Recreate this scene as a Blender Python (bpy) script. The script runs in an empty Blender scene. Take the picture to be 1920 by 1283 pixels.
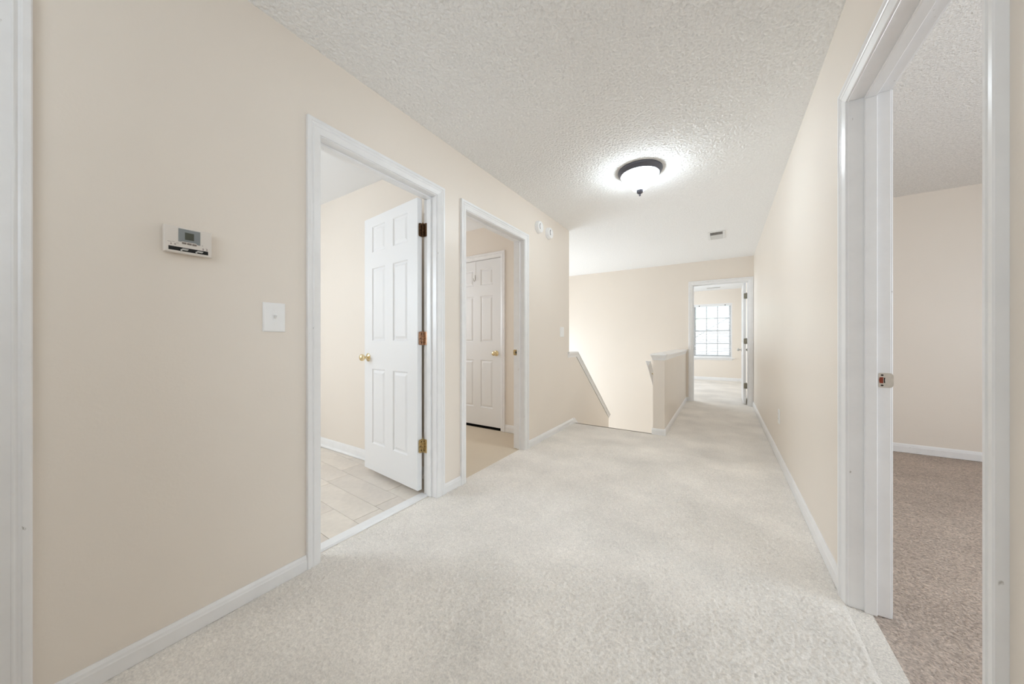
import bpy, bmesh, math, random
import numpy as np
from mathutils import Vector, Matrix
random.seed(7)
C = bpy.context.scene.collection
S = bpy.context.scene
PI = math.pi

# ------------------------------------------------------------------ camera
cam_d = bpy.data.cameras.new('camera')
cam = bpy.data.objects.new('camera', cam_d)
C.objects.link(cam)
cam.location = (0, 0, 1.056)
cam.rotation_euler = (PI / 2, 0, math.atan(395 / 620))
cam_d.sensor_width = 36
cam_d.lens = 620 / 1920 * 36
cam_d.shift_y = -1.5 / 1920
cam_d.clip_start = 0.02
S.camera = cam

# ------------------------------------------------------------------ view, world, lights
S.view_settings.view_transform = 'Standard'
S.view_settings.look = 'None'
S.view_settings.gamma = 1
S.view_settings.use_curve_mapping = False
S.view_settings.exposure = 0.70
S.cycles.max_bounces = 14
S.cycles.diffuse_bounces = 10
S.cycles.sample_clamp_indirect = 6

w = bpy.data.worlds.new('sky')
S.world = w
w.use_nodes = True
nt = w.node_tree
sky = nt.nodes.new('ShaderNodeTexSky')
sky.sky_type = 'NISHITA'
sky.sun_disc = False
sky.sun_elevation = math.radians(38)
sky.sun_rotation = math.radians(200)
nt.links.new(sky.outputs[0], nt.nodes['Background'].inputs[0])
nt.nodes['Background'].inputs[1].default_value = 0.2


def area(name, loc, target, sx, sy, power, col=(1, 1, 1)):
    d = bpy.data.lights.new(name, 'AREA')
    d.shape = 'RECTANGLE'
    d.size, d.size_y, d.energy, d.color = sx, sy, power, col
    o = bpy.data.objects.new(name, d)
    C.objects.link(o)
    o.location = loc
    o.rotation_euler = (Vector(target) - Vector(loc)).to_track_quat('-Z', 'Z').to_euler()
    return o


sd = bpy.data.lights.new('sun', 'SUN')
sd.energy, sd.angle, sd.color = 2.8, math.radians(1), (1, .97, .93)
so = bpy.data.objects.new('sun', sd)
C.objects.link(so)
so.rotation_euler = Vector((.35, .75, -.62)).to_track_quat('-Z', 'Z').to_euler()

# daylight of the stair hall and bathroom, then fill panels added in other rooms
DAY = (.772, .89, 1)
area('foyer_window_light', (-3.95, 5.2, 0.3), (0, 5.2, 0.3), 1.8, 3.4, 55, (.745, .875, 1))
area('bathroom_window_light', (-3.7, -0.2, 1.6), (-1.7, 1.6, 0.7), 1.0, 1.0, 22, DAY)
area('closet_fill_light', (-3.9, 2.5, 1.5), (0, 2.5, 1.2), 0.8, 1.0, 7.5, (.86, .93, 1))  # unseen panel added to brighten the closet room
area('bedroom_fill_light', (3.75, 1.5, 1.45), (0, 1.5, 1.9), 1.6, 1.4, 50, DAY)  # stands in for an unseen window, placed to brighten the landing too
area('far_bedroom_fill_light', (-2.55, 8.8, 1.4), (0, 8.8, 1.2), 1.6, 1.4, 32, DAY)  # unseen side panel added to light the far bedroom
area('landing_fill_light', (-0.4, -1.1, 1.75), (-0.5, 1.2, 2.6), 1.2, 0.8, 7.2, DAY)  # unseen panel behind the camera, added to fill the near landing


# ------------------------------------------------------------------ materials
def mat(name, col, rough=.5, spec=.5, metal=0, bump=None, var=None, emit=None, coat=0):
    m = bpy.data.materials.new(name)
    m.use_nodes = True
    t = m.node_tree
    b = t.nodes['Principled BSDF']
    b.inputs['Base Color'].default_value = (*col, 1)
    b.inputs['Roughness'].default_value = rough
    b.inputs['Specular IOR Level'].default_value = spec
    b.inputs['Metallic'].default_value = metal
    b.inputs['Coat Weight'].default_value = coat
    tc = t.nodes.new('ShaderNodeTexCoord')
    if var:                                   # [(scale, detail, amount), ...] multiply the colour
        last = None
        for sc, det, am in var:
            n = t.nodes.new('ShaderNodeTexNoise')
            n.inputs['Scale'].default_value = sc
            n.inputs['Detail'].default_value = det
            t.links.new(tc.outputs['Object'], n.inputs['Vector'])
            mr = t.nodes.new('ShaderNodeMapRange')
            mr.inputs['From Min'].default_value = .3
            mr.inputs['From Max'].default_value = .7
            mr.inputs['To Min'].default_value = 1 - am
            mr.inputs['To Max'].default_value = 1 + am
            t.links.new(n.outputs[0], mr.inputs['Value'])
            if last is None:
                last = mr.outputs[0]
            else:
                mu = t.nodes.new('ShaderNodeMath')
                mu.operation = 'MULTIPLY'
                t.links.new(last, mu.inputs[0])
                t.links.new(mr.outputs[0], mu.inputs[1])
                last = mu.outputs[0]
        vm = t.nodes.new('ShaderNodeVectorMath')
        vm.operation = 'SCALE'
        vm.inputs[0].default_value = col
        t.links.new(last, vm.inputs['Scale'])
        t.links.new(vm.outputs[0], b.inputs['Base Color'])
    if bump:                                  # [(scale, detail, distance), ...]
        prev = None
        for sc, det, dist in bump:
            n = t.nodes.new('ShaderNodeTexNoise')
            n.inputs['Scale'].default_value = sc
            n.inputs['Detail'].default_value = det
            t.links.new(tc.outputs['Object'], n.inputs['Vector'])
            bp = t.nodes.new('ShaderNodeBump')
            bp.inputs['Strength'].default_value = 1
            bp.inputs['Distance'].default_value = dist
            t.links.new(n.outputs[0], bp.inputs['Height'])
            if prev:
                t.links.new(prev, bp.inputs['Normal'])
            prev = bp.outputs[0]
        t.links.new(prev, b.inputs['Normal'])
    if emit:
        b.inputs['Emission Color'].default_value = (*emit[0], 1)
        b.inputs['Emission Strength'].default_value = emit[1]
    return m


M = {}
M['wall'] = mat('beige_wall_paint', (.83, .765, .69), .40, .45, bump=[(90, 2, .0003)], var=[(1.3, 2, .012)])
M['bath_wall'] = M['wall']
M['trim'] = mat('white_trim_paint', (.86, .86, .865), .28, .5, bump=[(60, 2, .0002)], var=[(14, 3, .02)])
def scuffs(m, scale, lo, hi, col):
    t = m.node_tree
    b = t.nodes['Principled BSDF']
    src = b.inputs['Base Color'].links[0].from_socket
    tc = t.nodes.new('ShaderNodeTexCoord')
    mp = t.nodes.new('ShaderNodeMapping')
    mp.inputs['Scale'].default_value = (1, 1, .45)
    n = t.nodes.new('ShaderNodeTexNoise')
    n.inputs['Scale'].default_value = scale
    n.inputs['Detail'].default_value = 3
    mr = t.nodes.new('ShaderNodeMapRange')
    mr.inputs['From Min'].default_value, mr.inputs['From Max'].default_value = lo, hi
    mx = t.nodes.new('ShaderNodeMix')
    mx.data_type = 'RGBA'
    t.links.new(tc.outputs['Object'], mp.inputs[0])
    t.links.new(mp.outputs[0], n.inputs['Vector'])
    t.links.new(n.outputs[0], mr.inputs['Value'])
    t.links.new(mr.outputs[0], mx.inputs[0])
    t.links.new(src, mx.inputs[6])
    mx.inputs[7].default_value = (*col, 1)
    t.links.new(mx.outputs[2], b.inputs['Base Color'])


scuffs(M['trim'], 52, .745, .80, (.42, .40, .37))
M['door'] = mat('white_door_paint', (.85, .855, .865), .4, .5, bump=[(140, 3, .0003)])
M['popcorn'] = mat('popcorn_ceiling', (.92, .92, .915), .9, .1, bump=[(60, 2, .004), (150, 3, .002)], var=[(75, 3, .06)])
M['popcorn_grain'] = mat('popcorn_grain', (.92, .92, .915), .9, .1, var=[(170, 2, .06)])  # tiny dark specks in the colour imitate shade in the pits
M['popcorn_bedroom'] = mat('popcorn_bedroom', (.90, .895, .88), .9, .1, bump=[(75, 2, .006), (190, 3, .004)], var=[(95, 3, .10), (220, 2, .06)])
M['smooth_ceiling'] = mat('smooth_ceiling_paint', (.86, .87, .885), .8, .2)
M['carpet'] = mat('light_carpet', (.83, .787, .735), .95, .05, bump=[(9, 4, .012), (170, 4, .005)], var=[(190, 3, .17), (70, 4, .07), (2.4, 6, .10)])
M['pile'] = mat('light_carpet_pile', (.83, .787, .735), .95, .05, var=[(190, 3, .13), (70, 4, .05), (2.4, 6, .10)])
M['brown_carpet'] = mat('brown_carpet', (.56, .47, .41), .95, .05, bump=[(7, 3, .02), (120, 4, .010)], var=[(120, 3, .30), (45, 4, .12), (2.5, 5, .12)])
M['vinyl'] = mat('tan_closet_floor', (.66, .57, .45), .55, .3, var=[(4, 3, .02)])
M['grout'] = mat('grey_grout', (.20, .18, .165), .9, .1)
M['subfloor'] = mat('dark_subfloor', (.10, .085, .07), .9, .1, var=[(60, 3, .4)])
M['brass'] = mat('polished_brass', (.82, .68, .42), .22, .5, 1)
M['aged_brass'] = mat('tarnished_brass', (.55, .42, .22), .38, .5, 1, var=[(90, 4, .35)])
M['bronze'] = mat('dark_bronze', (.13, .075, .04), .35, .5, 1, var=[(120, 4, .45)])
M['copper'] = mat('worn_copper', (.48, .30, .20), .36, .5, 1, var=[(110, 4, .35)])
M['old_steel'] = mat('aged_grey_brass', (.30, .28, .22), .4, .5, .8, var=[(90, 4, .25)])
M['nickel'] = mat('satin_nickel', (.62, .60, .56), .35, .5, 1, var=[(60, 3, .08)])
M['pewter'] = mat('pewter_lamp_pan', (.13, .13, .155), .42, .5, .7)
M['screw'] = mat('dark_screw', (.04, .03, .025), .5, .4, .5)
M['rust'] = mat('rusty_wood_hole', (.24, .055, .03), .8, .2, var=[(300, 4, .5)])
M['black'] = mat('black_slot', (.012, .012, .012), .6, .3)
M['plate'] = mat('white_plastic_plate', (.90, .90, .90), .3, .5)
M['ivory'] = mat('ivory_plastic', (.76, .71, .66), .45, .4)
M['grey_panel'] = mat('grey_display_panel', (.25, .27, .275), .4, .4)
M['lcd'] = mat('olive_lcd', (.075, .08, .06), .25, .5)
M['button'] = mat('grey_brown_button', (.22, .19, .17), .5, .3)
M['print'] = mat('grey_print', (.42, .36, .34), .6, .2)
M['lever'] = mat('grey_slider_lever', (.50, .49, .47), .4, .4)
M['detector'] = mat('white_detector_plastic', (.90, .90, .905), .45, .4)
M['slot'] = mat('dark_detector_slot', (.10, .10, .11), .7, .2)
M['vent'] = mat('white_register_metal', (.82, .82, .81), .4, .5)
M['duct'] = mat('dark_duct_shade', (.17, .13, .10), .9, .1, var=[(40, 3, .3)])  # dark brown painted in for the shade inside the duct
M['glow'] = mat('lit_alabaster_glass', (.9, .9, .9), .3, .5, emit=((.82, .925, 1), 27.0))
M['slat'] = mat('white_blind_slat', (.86, .87, .88), .45, .4)
M['siding'] = mat('pale_house_siding', (.82, .82, .82), .8, .2, var=[(3, 3, .03)])
M['shingle'] = mat('grey_roof_shingle', (.72, .72, .72), .9, .1, var=[(30, 3, .2)])
M['lawn'] = mat('green_lawn', (.16, .22, .09), .95, .1, var=[(5, 4, .3)])
M['tiles'] = [mat('cream_tile', (.75 + d, .69 + d, .62 + d * .8), .42, .4, bump=[(30, 3, .0004)], var=[(5, 6, .06), (28, 4, .04)]) for d in (-.03, 0, .02)]


def glass_mat():
    m = bpy.data.materials.new('window_glass')
    m.use_nodes = True
    t = m.node_tree
    t.nodes.clear()
    o = t.nodes.new('ShaderNodeOutputMaterial')
    mx = t.nodes.new('ShaderNodeMixShader')
    fr = t.nodes.new('ShaderNodeFresnel')
    fr.inputs[0].default_value = 1.45
    tr = t.nodes.new('ShaderNodeBsdfTransparent')
    tr.inputs[0].default_value = (.95, .97, .97, 1)
    gl = t.nodes.new('ShaderNodeBsdfGlossy')
    gl.inputs['Roughness'].default_value = .02
    t.links.new(fr.outputs[0], mx.inputs[0])
    t.links.new(tr.outputs[0], mx.inputs[1])
    t.links.new(gl.outputs[0], mx.inputs[2])
    t.links.new(mx.outputs[0], o.inputs[0])
    return m


M['glass'] = glass_mat()


# ------------------------------------------------------------------ helpers
def add_box(bm, x0, x1, y0, y1, z0, z1, bev=0, mi=0):
    b2 = bmesh.new()
    v = [b2.verts.new((x, y, z)) for x in (x0, x1) for y in (y0, y1) for z in (z0, z1)]
    for f in ((0, 1, 3, 2), (4, 6, 7, 5), (0, 4, 5, 1), (2, 3, 7, 6), (0, 2, 6, 4), (1, 5, 7, 3)):
        b2.faces.new([v[i] for i in f])
    bmesh.ops.recalc_face_normals(b2, faces=b2.faces)
    if bev:
        bmesh.ops.bevel(b2, geom=list(b2.edges), offset=bev, segments=2, affect='EDGES', profile=.5)
    merge(bm, b2)
    return bm


def merge(bm, b2, mtx=None):
    if mtx:
        b2.transform(mtx)
    me = bpy.data.meshes.new('t')
    b2.to_mesh(me)
    b2.free()
    bm.from_mesh(me)
    bpy.data.meshes.remove(me)


def add_lathe(bm, prof, mtx=None, n=32, cap=True):
    """prof: (radius, height) along local z"""
    b2 = bmesh.new()
    rings = []
    for r, z in prof:
        if r < 1e-6:
            rings.append([b2.verts.new((0, 0, z))])
        else:
            rings.append([b2.verts.new((r * math.cos(2 * PI * i / n), r * math.sin(2 * PI * i / n), z)) for i in range(n)])
    for a, b in zip(rings, rings[1:]):
        for i in range(n):
            j = (i + 1) % n
            if len(a) == 1 and len(b) == 1:
                continue
            if len(a) == 1:
                b2.faces.new((a[0], b[i], b[j]))
            elif len(b) == 1:
                b2.faces.new((a[i], a[j], b[0]))
            else:
                b2.faces.new((a[i], a[j], b[j], b[i]))
    if cap:
        for r in (rings[0], rings[-1]):
            if len(r) > 1:
                b2.faces.new(r)
    bmesh.ops.recalc_face_normals(b2, faces=b2.faces)
    merge(bm, b2, mtx)
    return bm


def add_prism(bm, pts, d0, d1, put):
    """polygon pts (u, v) swept from d0 to d1; put(u, v, d) -> xyz"""
    b2 = bmesh.new()
    a = [b2.verts.new(put(u, v, d0)) for u, v in pts]
    b = [b2.verts.new(put(u, v, d1)) for u, v in pts]
    n = len(pts)
    b2.faces.new(a)
    b2.faces.new(b)
    for i in range(n):
        j = (i + 1) % n
        b2.faces.new((a[i], a[j], b[j], b[i]))
    bmesh.ops.recalc_face_normals(b2, faces=b2.faces)
    merge(bm, b2)
    return bm


def obj(name, bm, m, parent=None, smooth=False):
    me = bpy.data.meshes.new(name)
    if isinstance(bm, bmesh.types.BMesh):
        bm.to_mesh(me)
        bm.free()
    ms = m if isinstance(m, list) else [m]
    for x in ms:
        me.materials.append(x)
    o = bpy.data.objects.new(name, me)
    C.objects.link(o)
    if parent:
        o.parent = parent
    if smooth:
        me.shade_smooth()
        try:
            me.set_sharp_from_angle(angle=math.radians(38))
        except Exception:
            pass
    return o


def empty(name, loc=(0, 0, 0)):
    o = bpy.data.objects.new(name, None)
    o.empty_display_size = .05
    C.objects.link(o)
    o.location = loc
    return o


def tag(o, label, cat, group=None):
    o['label'] = label
    o['category'] = cat
    if group:
        o['group'] = group
    return o


def structure(o, label=None):
    o['kind'] = 'structure'
    if label:
        o['label'] = label
    return o


def box_obj(name, dims, m, parent=None, bev=0):
    bm = bmesh.new()
    add_box(bm, *dims, bev=bev)
    return obj(name, bm, m, parent)


def wall(name, axis, p0, p1, a0, a1, z0, z1, holes=(), m=None, label=None):
    """wall slab between planes p0, p1 of axis ('x' or 'y'), running a0..a1, holes = (b0, b1, hz0, hz1)"""
    As = sorted({a0, a1} | {h[0] for h in holes} | {h[1] for h in holes})
    Zs = sorted({z0, z1} | {h[2] for h in holes} | {h[3] for h in holes})
    bm = bmesh.new()

    def P(p, a, z):
        return (p, a, z) if axis == 'x' else (a, p, z)
    solid = {}
    for i in range(len(As) - 1):
        for k in range(len(Zs) - 1):
            ca, cz = (As[i] + As[i + 1]) / 2, (Zs[k] + Zs[k + 1]) / 2
            solid[i, k] = not any(h[0] < ca < h[1] and h[2] < cz < h[3] for h in holes)
    cache = {}

    def V(p, a, z):
        key = (p, a, z)
        if key not in cache:
            cache[key] = bm.verts.new(P(p, a, z))
        return cache[key]
    for (i, k), s in solid.items():
        if not s:
            continue
        l, r, b, t = As[i], As[i + 1], Zs[k], Zs[k + 1]
        for p in (p0, p1):
            bm.faces.new([V(p, l, b), V(p, r, b), V(p, r, t), V(p, l, t)])
        for (di, dk, e) in ((-1, 0, ((l, b), (l, t))), (1, 0, ((r, b), (r, t))), (0, -1, ((l, b), (r, b))), (0, 1, ((l, t), (r, t)))):
            if not solid.get((i + di, k + dk), False):
                (aa, za), (ab, zb) = e
                bm.faces.new([V(p0, aa, za), V(p0, ab, zb), V(p1, ab, zb), V(p1, aa, za)])
    bmesh.ops.recalc_face_normals(bm, faces=bm.faces)
    return structure(obj(name, bm, m or M['wall']), label)


# ------------------------------------------------------------------ dimensions
XL, XR, TW = -1.622, .421, .117            # faces of the landing's side walls, wall thickness
XLb, XRb = XL - TW, XR + TW
YF, YFb = 6.6, 6.72                        # far wall
H = 2.44
YC = 3.876                                 # end of the full-height left wall
YN = 4.05                                  # stair nosing
D1 = (.843, 1.600, 2.035)
D2 = (1.905, 2.767, 2.035)
D3 = (-.80, -.008, 2.035)
DR = (1.012, 1.830, 2.010)
DF = (-.440, .352, 2.035)
JB = .018

# ------------------------------------------------------------------ room shell
def hole(d):
    return (d[0] - JB, d[1] + JB, -.02, d[2] + JB)


wall('wall_left', 'x', XLb, XL, -1.2, YC, -.02, H, [hole(D1), hole(D2), hole(D3)])
wall('wall_right', 'x', XR, XRb, -1.2, YF, -.02, H, [hole(DR)])
wall('wall_far', 'y', YF, YFb, -4.1, XRb, -2.8, H, [(DF[0] - JB, DF[1] + JB, -.05, DF[2] + JB)])
wall('wall_back', 'y', -1.3, -1.2, XLb, XRb, -.02, H)
wall('wall_west', 'x', -4.1, -4.0, -.5, YF, -2.8, H)
wall('wall_bathroom', 'y', 1.79, 1.885, -4.0, XLb, -.02, H)
wall('wall_bathroom_near', 'y', -.5, -.4, -4.0, XLb, -.02, H)
wall('wall_closet', 'y', 3.21, 3.30, -4.0, XLb, -.02, H, [(-2.93, -2.195, -.02, 2.055)])
wall('wall_foyer_near', 'y', 3.76, YC, -4.0, XLb, -2.8, H)
wall('wall_bedroom_far', 'y', 4.66, 4.76, XRb, 3.9, -.02, H)
wall('wall_bedroom_east', 'x', 3.8, 3.9, -.7, 4.66, -.02, H)
wall('wall_bedroom_near', 'y', -.8, -.7, XRb, 3.9, -.02, H)
wall('wall_far_bedroom', 'y', 10.5, 10.64, -2.7, .55, -.02, H, [(-.70, .21, .61, 2.07)])
wall('wall_far_bedroom_right', 'x', .43, .55, YFb, 10.5, -.02, H)
wall('wall_far_bedroom_left', 'x', -2.7, -2.6, YFb, 10.5, -.02, H)

# knee wall that follows the stair down, in line with the left wall
bm = bmesh.new()
add_prism(bm, [(YC, -2.8), (5.573, -2.8), (5.573, -.235), (4.10, .860), (YC, .860)], XLb, XL, lambda u, v, d: (d, u, v))
structure(obj('wall_stair', bm, M['wall']))
# half wall between stairwell and landing
bm = bmesh.new()
add_box(bm, -.668, -.548, 4.03, YF, -2.8, .846)
structure(obj('wall_half', bm, M['wall']))

# ceilings
def band_noise(nx, ny, d, l0, l1, seed):
    """smooth random field with wavelengths l0..l1 on a grid of spacing d, unit variance"""
    g = np.random.default_rng(seed).standard_normal((ny, nx))
    f = np.hypot(np.fft.fftfreq(nx, d)[None, :], np.fft.fftfreq(ny, d)[:, None])
    k = np.exp(-(f * l0 * .8) ** 2) * (1 - np.exp(-(f * l1) ** 2))
    r = np.real(np.fft.ifft2(np.fft.fft2(g) * k))
    return r / r.std()


def height_mesh(name, x0, y0, d, z, m, parent=None):
    """z: (ny, nx) heights; open grid surface"""
    ny, nx = z.shape
    X, Y = np.meshgrid(x0 + d * np.arange(nx), y0 + d * np.arange(ny))
    co = np.stack([X, Y, z], -1).reshape(-1, 3).astype(np.float32)
    i = np.arange(nx * ny).reshape(ny, nx)
    q = np.stack([i[:-1, :-1], i[:-1, 1:], i[1:, 1:], i[1:, :-1]], -1).reshape(-1, 4).astype(np.int32)
    me = bpy.data.meshes.new(name)
    me.vertices.add(len(co))
    me.vertices.foreach_set('co', co.ravel())
    me.loops.add(q.size)
    me.loops.foreach_set('vertex_index', q.ravel())
    me.polygons.add(len(q))
    me.polygons.foreach_set('loop_start', np.arange(0, q.size, 4, dtype=np.int32))
    me.polygons.foreach_set('loop_total', np.full(len(q), 4, dtype=np.int32))
    me.polygons.foreach_set('use_smooth', np.ones(len(q), dtype=bool))
    me.update(calc_edges=True)
    me.materials.append(m)
    o = bpy.data.objects.new(name, me)
    C.objects.link(o)
    if parent:
        o.parent = parent
    return o


# the sprayed popcorn texture is real relief over the landing
GD = .0046
nx, ny = int((XR - XL + .02) / GD), int(3.55 / GD)
pn = band_noise(nx, ny, GD, .013, .05, 3) + .5 * band_noise(nx, ny, GD, .008, .03, 4)
fade = np.clip((3.85 - (.30 + GD * np.arange(ny))) / 1.5, .02, 1)[:, None]
hgt = .0052 * fade * np.clip(.80 + .50 * pn, 0, 1)
structure(height_mesh('ceiling', XL - .01, .30, GD, H - .0004 - hgt, M['popcorn_grain']))
structure(box_obj('ceiling', (XL - .06, XR + .06, -1.3, 3.82, H, H + .1), M['popcorn']))
structure(box_obj('ceiling', (-4.1, XR + .06, 3.82, 6.66, H, H + .1), M['popcorn']))
structure(box_obj('ceiling', (-4.1, XL - .06, -.5, 1.84, H, H + .1), M['smooth_ceiling']))
structure(box_obj('ceiling', (-4.1, XL - .06, 1.84, 3.82, H, H + .1), M['smooth_ceiling']))
structure(box_obj('ceiling', (XR + .06, 3.9, -1.3, 4.8, H, H + .1), M['popcorn_bedroom']))
structure(box_obj('ceiling', (-2.7, .6, 6.66, 10.7, H, H + .1), M['smooth_ceiling']))


# floors: carpet of the landing with its ragged cut edge in the bathroom doorway
def carpet():
    bm = bmesh.new()
    edge = []
    n = 60
    for i in range(n + 1):
        y = D1[0] + (D1[1] - D1[0]) * i / n
        edge.append((XL - .058 + random.uniform(-.007, .007), y))
    out = [(XL, -1.2), (XR, -1.2), (XR, DR[0]), (XR + .066, DR[0] + .0), (XR + .067, DR[1]), (XR, DR[1]),
           (XR, YF), (DF[1], YF), (DF[1], YF + .06), (DF[0], YF + .06), (DF[0], YF), (-.548, YF), (-.548, 4.03), (-.668, 4.03),
           (-.668, YN), (XL, YN), (XL, D2[1]), (XL - .05, D2[1]), (XL - .045, D2[0]), (XL, D2[0]), (XL, D1[1])]
    out += list(reversed(edge)) + [(XL, D1[0])]
    b2 = bmesh.new()
    vs = [b2.verts.new((x, y, 0)) for x, y in out]
    f = b2.faces.new(vs)
    r = bmesh.ops.extrude_face_region(b2, geom=[f])
    for v in r['geom']:
        if isinstance(v, bmesh.types.BMVert):
            v.co.z -= .014
    bmesh.ops.recalc_face_normals(b2, faces=b2.faces)
    bmesh.ops.triangulate(b2, faces=[x for x in b2.faces if len(x.verts) > 4])
    merge(bm, b2)
    # rolled nosing over the first stair
    b2 = bmesh.new()
    pts = [(YN + .028 * math.sin(a), -.028 + .028 * math.cos(a)) for a in [PI * k / 10 for k in range(11)]] + [(YN - .02, -.056), (YN - .02, 0)]
    b2.free()
    add_prism(bm, pts, XL, -.668, lambda u, v, d: (d, u, v))
    o = obj('floor', bm, M['carpet'])
    return structure(o)


fl0 = carpet()
# the pile of the carpet nearest the camera, with its tufts and faint drag lines
GD = .0048
nx, ny = int((XR - XL) / GD), int(3.5 / GD)
pn = band_noise(nx, ny, GD, .011, .035, 11) + .45 * band_noise(nx, ny, GD, .045, .20, 12) + .55 * band_noise(nx, ny, GD, .25, .9, 13)
Xg, Yg = np.meshgrid(XL + GD * np.arange(nx), -.05 + GD * np.arange(ny))
pz = .0050 + .0017 * pn
for (ax, ay, bx, by, bow, am) in ((-.55, 1.25, -.02, 1.95, .05, .0022), (-.20, 1.02, .22, 1.62, -.05, .0022), (-.75, 1.15, -.30, 1.95, .06, .0018), (.02, 1.55, .33, 2.2, .03, .0018),
                              (-.35, .95, .05, 1.12, .03, .002), (-.9, 1.7, -.45, 2.4, .05, .0015), (.0, .85, .38, 1.2, .02, .002)):
    L_ = math.hypot(bx - ax, by - ay)
    tx, ty = (bx - ax) / L_, (by - ay) / L_
    u_ = (Xg - ax) * tx + (Yg - ay) * ty
    v_ = -(Xg - ax) * ty + (Yg - ay) * tx - bow * np.sin(np.clip(u_ / L_, 0, 1) * PI)
    e_ = np.clip(np.minimum(u_, L_ - u_) / .08, 0, 1)
    pz += .55 * am * e_ * (np.exp(-(v_ / .007) ** 2) - .7 * np.exp(-((v_ - .016) / .008) ** 2))
ed = np.minimum.reduce([Xg - XL, XR - Xg, (Yg + .05) * 4, (-.05 + GD * ny - Yg) * .06])
pz = .0006 + np.clip(pz, 0, .02) * np.clip(ed / .02, .15, 1)
height_mesh('carpet_pile', XL, -.05, GD, pz, M['pile'], fl0)['kind'] = 'stuff'
structure(box_obj('floor', (-2.6, .43, YF + .06, 10.5, -.014, 0), M['carpet']))
structure(box_obj('floor', (XR + .067, 3.8, -.7, 4.66, -.018, -.003), M['brown_carpet']))
structure(box_obj('floor', (-4.0, XL - .05, 1.885, 3.21, -.018, -.003), M['vinyl']))
structure(box_obj('slab', (-4.1, 3.9, -1.3, 3.87, -.25, -.019), M['subfloor']))
structure(box_obj('slab', (XL, 3.9, 3.87, 4.03, -.25, -.019), M['subfloor']))
structure(box_obj('slab', (-.66, 3.9, 4.0, 6.65, -.25, -.019), M['subfloor']))
structure(box_obj('slab', (-2.7, 3.9, 6.66, 10.7, -.25, -.019), M['subfloor']))
structure(box_obj('slab', (-4.1, -.5, 3.76, 6.72, -2.9, -2.8), M['carpet']))

# bathroom floor: cream tiles over a grout bed, laid a little askew
fl = structure(box_obj('floor', (-4.0, XL - .13, -.4, 1.79, -.018, -.009), M['grout']))
TL, TP, ANG = .637, .172, math.radians(-3.4)
joint = {-1: -2.30, 0: -2.07, 1: -2.47, 2: -1.875, 3: -1.995, 4: -2.2, 5: -1.9}
tile_mesh = []
for tm in M['tiles']:
    bm = bmesh.new()
    add_box(bm, -TL / 2 + .0015, TL / 2 - .0015, -TP / 2 + .0015, TP / 2 - .0015, -.008, 0, bev=.001)
    me = bpy.data.meshes.new('tile')
    bm.to_mesh(me)
    bm.free()
    me.materials.append(tm)
    tile_mesh.append(me)
ca, sa = math.cos(ANG), math.sin(ANG)
for r in range(-8, 7):
    j0 = joint.get(r, -2 - random.random() * .6)
    for k in range(-4, 2):
        u = (j0 + 2.0) + (k + .5) * TL           # along the tile, from x = -2.0
        v = .980 + TP * (r + .5)
        x, y = -2.0 + u * ca, v + u * sa
        if x - TL / 2 < -3.98 or y - TP / 2 < -.36 or y - TP / 2 > 1.80 or x - TL / 2 > -1.76:
            continue
        o = bpy.data.objects.new('tile', random.choice(tile_mesh))
        C.objects.link(o)
        o.parent = fl
        o.location = (x, y, -.003 + random.uniform(-.0004, .0004))
        o.rotation_euler = (0, 0, ANG)

# stairs going down beside the half wall
st = structure(empty('stairs', (-1.145, YN, 0)))
for k in range(1, 7):
    y0 = YN + .255 * (k - 1)
    y1 = YN + .255 * k + .02 if k < 6 else YF
    b = box_obj('step', (XL, -.668, y0, y1, -.19 * k - .19, -.19 * k), M['carpet'], None, bev=.012)
    b.parent = st
    b.matrix_parent_inverse = Matrix.Translation((1.145, -YN, 0))
for k in range(1, 7):
    b = box_obj('step', (XL - .255 * k, XL - .255 * (k - 1), 5.6, YF, -.19 * (6 + k) - .19, -.19 * (6 + k)), M['carpet'], None, bev=.012)
    b.parent = st
    b.matrix_parent_inverse = Matrix.Translation((1.145, -YN, 0))

# ------------------------------------------------------------------ trim: casings, jambs, baseboards, caps
CP = [(0, 0), (0, .0055), (.002, .0070), (.028, .0130), (.0295, .0150), (.0325, .0157), (.0355, .0135), (.039, .0118), (.0435, .0135), (.0465, .0175), (.059, .0180), (.062, .0155), (.062, 0)]


def casing_piece(kind, d, put, cw):
    """kind 0 = leg at low side, 1 = leg at high side, 2 = head"""
    a0, a1, zt = d[0] - .005, d[1] + .005, d[2] + .005
    s = cw / .062
    pa, pb = [], []
    for w_, t in CP:
        w_ *= s
        if kind == 0:
            pa.append(put(a0 - w_, 0, t)); pb.append(put(a0 - w_, zt + w_, t))
        elif kind == 1:
            pa.append(put(a1 + w_, 0, t)); pb.append(put(a1 + w_, zt + w_, t))
        else:
            pa.append(put(a0 - w_, zt + w_, t)); pb.append(put(a1 + w_, zt + w_, t))
    bm = bmesh.new()
    va = [bm.verts.new(p) for p in pa]
    vb = [bm.verts.new(p) for p in pb]
    n = len(va)
    for i in range(n):
        j = (i + 1) % n
        bm.faces.new((va[i], va[j], vb[j], vb[i]))
    bm.faces.new(va)
    bm.faces.new(vb)
    bmesh.ops.recalc_face_normals(bm, faces=bm.faces)
    return bm


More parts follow.
